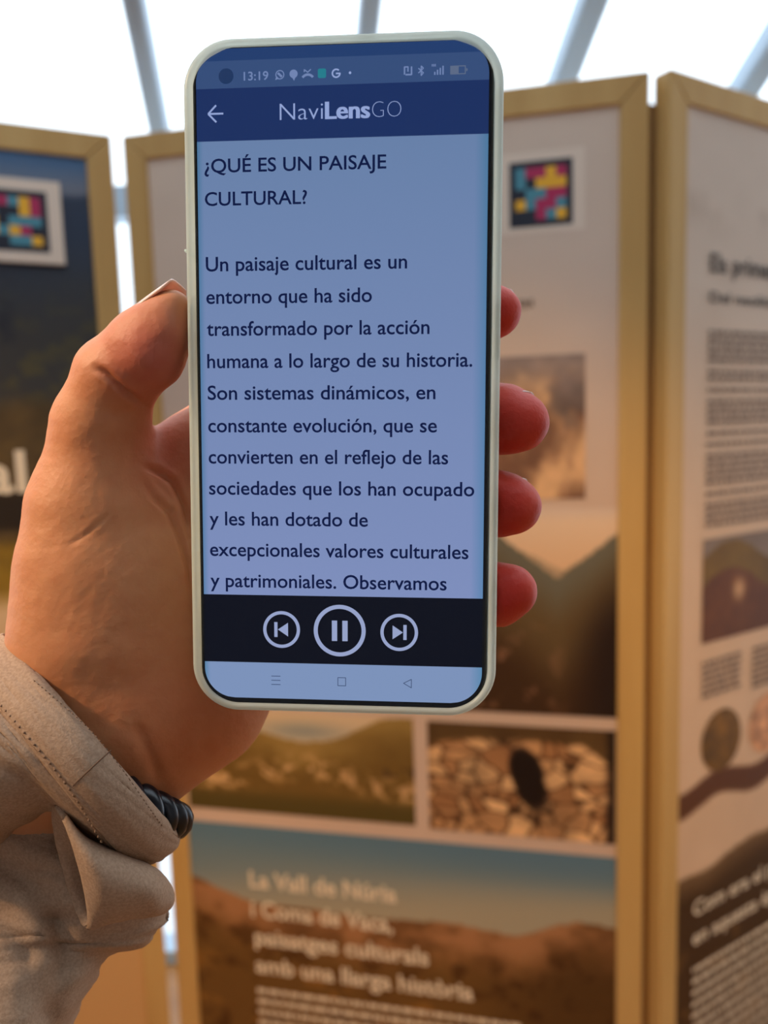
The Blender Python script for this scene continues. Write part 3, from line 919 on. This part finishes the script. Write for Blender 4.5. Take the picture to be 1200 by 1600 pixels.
M_skin = pbr('skin', (200, 140, 105), .52, attr='tint', spec=.32, bump=[('noise', (1500, 1500, 1500), .00006), ('voronoi', (650, 650, 650), .00006)],
             sss=(.22, (2.6, .9, .5)))
wrist = W(P(60, 1240, 214))[0]
person = empty('person', tuple(wrist)); tag(person, 'person reaching in from lower left, palm forward, gripping the phone, in beige linen sleeve', 'person')
hand = obj('hand', W(HV) - wrist, HQ, M_skin, person, smooth=True, colors=lin(np.clip(tone, 0, 255)))


def nail(c, axis, normal, rad, length, half, name='fingernail'):
    c, a, n = np.array(c, float), np.array(axis, float), np.array(normal, float)
    a /= np.linalg.norm(a); n -= n @ a * a; n /= np.linalg.norm(n); s = np.cross(a, n)
    V = []; na, nb_ = 12, 12
    for lay in (0, .45):
        for i in range(na + 1):
            t = i / na; w = half * (1 - max(0, (t - .72) / .28) ** 2 * .35) * (1 - max(0, (.15 - t) / .15) ** 2 * .35)
            for j in range(nb_ + 1):
                th_ = (j / nb_ * 2 - 1) * w
                V.append(c + a * (t - .5) * length + (n * math.cos(th_) + s * math.sin(th_)) * (rad - lay - .4 * (t - .3) ** 2))
    m = (na + 1) * (nb_ + 1); Fc = []
    for i in range(na):
        for j in range(nb_):
            q = i * (nb_ + 1) + j; Fc.append((q, q + 1, q + nb_ + 2, q + nb_ + 1)); Fc.append((m + q + nb_ + 1, m + q + nb_ + 2, m + q + 1, m + q))
    per = [j for j in range(nb_ + 1)] + [i * (nb_ + 1) + nb_ for i in range(1, na + 1)] + [na * (nb_ + 1) + j for j in range(nb_ - 1, -1, -1)] + [i * (nb_ + 1) for i in range(na - 1, 0, -1)]
    for k in range(len(per)): a_, b_ = per[k], per[(k + 1) % len(per)]; Fc.append((b_, a_, m + a_, m + b_))
    return obj(name, W(np.array(V)) - wrist, Fc, M_nail, hand, smooth=True)


M_nail = pbr('nail', (232, 190, 172), .22, spec=.6, sss=(.2, (1.5, .7, .5)))
nail(P(267, 500, 190), P(279, 449, 189) - P(214, 497, 191), (-.60, -.80, .15), 7.75, 12.5, .9)
for (u, v, z), r in (((788, 655, 196.5), 8.3), ((778, 786, 197.5), 8.05), ((774, 926, 197.5), 7.7), ((760, 490, 199.5), 7.2)):
    nail(P(u, v, z), (1, .30, -.45), (0.2, -.92, .36), r, 10.5, .9)

# ------------------------------------------------------------------ linen sleeve
M_linen = pbr('beige_linen', (184, 154, 128), .9, spec=.15, vary=((1500, 1500, 1500), (156, 126, 102), .7),
              bump=[('noise', (3000, 600, 3000), .00012), ('noise', (600, 3000, 600), .00012)])


def smooth_rows(rows, n):
    """Catmull-Rom through the rings"""
    A_ = np.array(rows, float); out = []
    for i in range(len(A_) - 1):
        p0, p1, p2, p3 = A_[max(i - 1, 0)], A_[i], A_[i + 1], A_[min(i + 2, len(A_) - 1)]
        for k in range(n):
            t = k / n
            out.append(.5 * ((2 * p1) + (-p0 + p2) * t + (2 * p0 - 5 * p1 + 4 * p2 - p3) * t * t + (-p0 + 3 * p1 - 3 * p2 + p3) * t ** 3))
    out.append(A_[-1]); return np.array(out)


def tube(name, rings, par, n=10, seg=72, rip=.0, seed=0, thick=.0011, minor=(0, 0), wr=None, open_=(0, 1)):
    """cloth tube; ring = (u0, v0, z0, u1, v1, z1, half depth mm): silhouette point one, silhouette point two"""
    Rg = smooth_rows(rings, n); V = []
    for j, (u0, v0, z0, u1, v1, z1, hd) in enumerate(Rg):
        a, b = P(u0, v0, z0), P(u1, v1, z1); c = (a + b) / 2; h_ = (b - a) / 2
        for k in range(seg):
            th_ = 2 * math.pi * k / seg
            q = c + h_ * math.cos(th_)
            V.append(q + q / q[2] * hd * math.sin(th_) + np.array([minor[0] * math.sin(th_), minor[1] * math.sin(th_), 0]) * max(0, 1 - 1.4 * j / len(Rg)))
    V = np.array(V); nr = len(Rg)
    if rip:
        G = V.reshape(nr, seg, 3); C_ = G.mean(1, keepdims=True); dirn = G - C_; dirn /= np.linalg.norm(dirn, axis=2, keepdims=True)
        th_ = np.arange(seg) / seg * 2 * math.pi; jj = np.arange(nr)[:, None] * .12
        w = (fbm(3 * np.cos(th_)[None] + jj + 20, 3 * np.sin(th_)[None] + jj * 1.4 + 20, seed, 3) - .5) * 2 * rip
        G = G + dirn * w[..., None]
        V = G.reshape(-1, 3)
    if wr is not None: V = wr(V)
    Fc = []
    for j in range(nr - 1):
        for k in range(seg): a = j * seg + k; b = j * seg + (k + 1) % seg; Fc.append((a, a + seg, b + seg, b))
    o = obj(name, W(V) - wrist, Fc, M_linen, par, smooth=True)
    s = o.modifiers.new('cloth', 'SOLIDIFY'); s.thickness = thick; s.offset = 0
    return o


FOLDS = [([(75, 1620), (80, 1560), (95, 1510), (90, 1440)], 3.0, 3.2), ([(20, 1360), (70, 1400), (110, 1470)], 3.5, 2.6), ([(150, 1462), (200, 1452), (255, 1432)], 2.0, 2.2),
         ([(0, 1420), (40, 1480), (60, 1580)], 3.0, 1.8), ([(120, 1600), (135, 1560), (150, 1510)], 2.0, 1.6)]


def sleeve_folds(V):
    pu_ = V[:, 0] / V[:, 2] * F + 600; pv_ = V[:, 1] / V[:, 2] * F + 800; dd = np.zeros(len(V))
    for pl, w, dep in FOLDS:
        best = np.full(len(V), 1e9)
        for a, b in zip(pl[:-1], pl[1:]):
            a, b = np.array(a, float), np.array(b, float); ab = b - a
            t = np.clip(((pu_ - a[0]) * ab[0] + (pv_ - a[1]) * ab[1]) / (ab @ ab), 0, 1)
            best = np.minimum(best, np.hypot(pu_ - a[0] - t * ab[0], pv_ - a[1] - t * ab[1]) / 6)
        dd += dep * np.exp(-(best / w) ** 2)
    fr = V[:, 2] < 212
    return V * (1 + (dd * fr / V[:, 2]))[:, None]


# main sleeve running down and out of the picture
sleeve = tube('sleeve', [(-30, 1190, 216, 196, 1325, 218, 17), (-90, 1240, 216, 222, 1372, 216, 19), (-110, 1300, 215, 256, 1410, 214, 20), (-120, 1360, 214, 252, 1446, 213, 21),
                         (-120, 1415, 213, 214, 1477, 212, 22), (-120, 1465, 212, 164, 1491, 212, 23), (-120, 1540, 211, 142, 1535, 210, 25),
                         (-130, 1640, 210, 108, 1600, 209, 28), (-140, 1740, 210, 60, 1690, 209, 29)], person, rip=2.2, seed=101, wr=lambda V: sleeve_folds(V))

cuff = tube('cuff', [(4, 994, 208, 276, 1306, 206, 24), (0, 1000, 207, 274, 1318, 205, 26), (-30, 1010, 206, 250, 1340, 203, 27), (-58, 1024, 206, 218, 1350, 203, 27),
                     (-62, 1028, 206, 206, 1354, 203, 26)], sleeve, n=14, seg=120, rip=.5, seed=111, thick=.0019)
# upper sleeve cloth between cuff seam and the open slit
top_ = tube('sleeve_top', [(-60, 1028, 206, 196, 1348, 203, 26.2), (-72, 1042, 206, 140, 1308, 202, 26.2), (-88, 1060, 206, 92, 1268, 201, 26), (-120, 1100, 206, 40, 1290, 201, 26), (-170, 1150, 206, -20, 1328, 202, 26), (-240, 1200, 206, -90, 1370, 203, 26)],
     sleeve, n=12, seg=120, rip=1.0, seed=121, thick=.0011)
# loose end of the cuff: a flat tube whose open mouth looks left
tube('cuff_flap', [(88, 1258, 186, 138, 1448, 190, 4.5), (96, 1272, 185, 146, 1447, 189, 5.5), (130, 1312, 186, 172, 1438, 190, 8), (200, 1342, 193, 212, 1430, 195, 9.5),
                   (243, 1362, 198, 244, 1427, 199, 9), (262, 1384, 202, 262, 1418, 203, 5), (268, 1398, 204, 268, 1406, 205, 1)], sleeve, n=10, seg=80, rip=.3, seed=131, thick=.0016, minor=(-2.1, .5))


def stitch(name, pts, par, dash=1.5, gap=1.0, r=.28):
    q = smooth_rows(pts, 30); q = np.array([P(*x) for x in q]); gs = []
    dcum = np.r_[0, np.cumsum(np.linalg.norm(np.diff(q, axis=0), axis=1))]; t = 0
    while t + dash < dcum[-1]:
        a = np.array([np.interp(t, dcum, q[:, i]) for i in range(3)]); b = np.array([np.interp(t + dash, dcum, q[:, i]) for i in range(3)])
        d = (b - a) / np.linalg.norm(b - a); s = np.cross(d, [0, 0, 1]); s /= np.linalg.norm(s); m = (a + b) / 2 - [0, 0, r]
        gs.append(([a - s * r * .4, m - s * r, b - s * r * .4, b + s * r * .4, m + s * r, a + s * r * .4, m - [0, 0, r]],
                   [(0, 1, 6), (1, 2, 6), (2, 3, 6), (3, 4, 6), (4, 5, 6), (5, 0, 6)])); t += dash + gap
    v, f = merge(*gs); o = obj(name, W(v) - wrist, f, M_thread, par); o['kind'] = 'stuff'; return o


M_thread = pbr('thread', (132, 102, 78), .8)
RI = R.T


def front_z(ob, u, v):
    me = ob.data; q = np.empty(len(me.vertices) * 3); me.vertices.foreach_get('co', q)
    q = (RI @ (q.reshape(-1, 3) + wrist - EYE).T).T * 1000
    d = np.hypot(q[:, 0] / q[:, 2] * F + 600 - u, q[:, 1] / q[:, 2] * F + 800 - v)
    k = np.argsort(d)[:24]; return q[k, 2].min() - .9


def on_cloth(ob, pts): return [(u, v, front_z(ob, u, v)) for u, v in pts]


stitch('stitching', on_cloth(cuff, [(-6, 1092), (22, 1124), (50, 1158), (78, 1192), (104, 1226), (128, 1262), (148, 1296), (160, 1318)]), cuff, 1.1, .8, .32)
stitch('stitching', on_cloth(cuff, [(12, 1000), (52, 1062), (108, 1110), (150, 1150), (190, 1200), (225, 1250), (256, 1294)][1:]), cuff, .8, .5, .16)
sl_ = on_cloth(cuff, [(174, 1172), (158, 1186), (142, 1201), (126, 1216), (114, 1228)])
q_ = np.array([P(*p) for p in sl_]); vv = np.vstack([q_ + [.10, .12, .0], q_ - [.10, .12, .0], q_ - [0, 0, .25]])  # thin dark strip, the shade in the slit's groove put into its colour
obj('seam', W(vv) - wrist, [(k, k + 1, 10 + k + 1, 10 + k) for k in range(4)] + [(10 + k, 10 + k + 1, 5 + k + 1, 5 + k) for k in range(4)], pbr('seam_shadow', (92, 66, 48), .9), cuff)

# ------------------------------------------------------------------ braided bracelet
M_bead = pbr('black_braid', (14, 18, 26), .28, spec=.6)
cB = P(108, 1200, 214); vB = P(273, 1282, 210) - cB; wB = cB / cB[2] * 23.5
def strand(ph):
    N = 420; V = []; Fc = []; sg = 10
    T = np.arange(N) / N * 2 * math.pi
    for t in T:
        c = cB + vB * math.cos(t) + wB * math.sin(t); d = -vB * math.sin(t) + wB * math.cos(t); d /= np.linalg.norm(d)
        n1 = np.cross(d, np.cross(vB, wB)); n1 /= np.linalg.norm(n1); n2 = np.cross(d, n1)
        tw = 11 * t + ph; o1 = n1 * math.cos(tw) + n2 * math.sin(tw)
        cc = c + o1 * 2.3
        for k in range(sg): a = 2 * math.pi * k / sg; V.append(cc + (n1 * math.cos(a) + n2 * math.sin(a)) * 2.7)
    for j in range(N):
        for k in range(sg): a = j * sg + k; b = j * sg + (k + 1) % sg; Fc.append((a, b, ((j + 1) % N) * sg + (k + 1) % sg, ((j + 1) % N) * sg + k))
    return np.array(V), Fc


bl = W(cB)[0]
br = empty('bracelet', tuple(bl)); tag(br, 'black braided bracelet on the wrist, peeking out below the beige cuff', 'bracelet')
for ph in (0, 2.094, 4.189):
    v, f = strand(ph); obj('cord', W(v) - bl, f, M_bead, br, smooth=True)
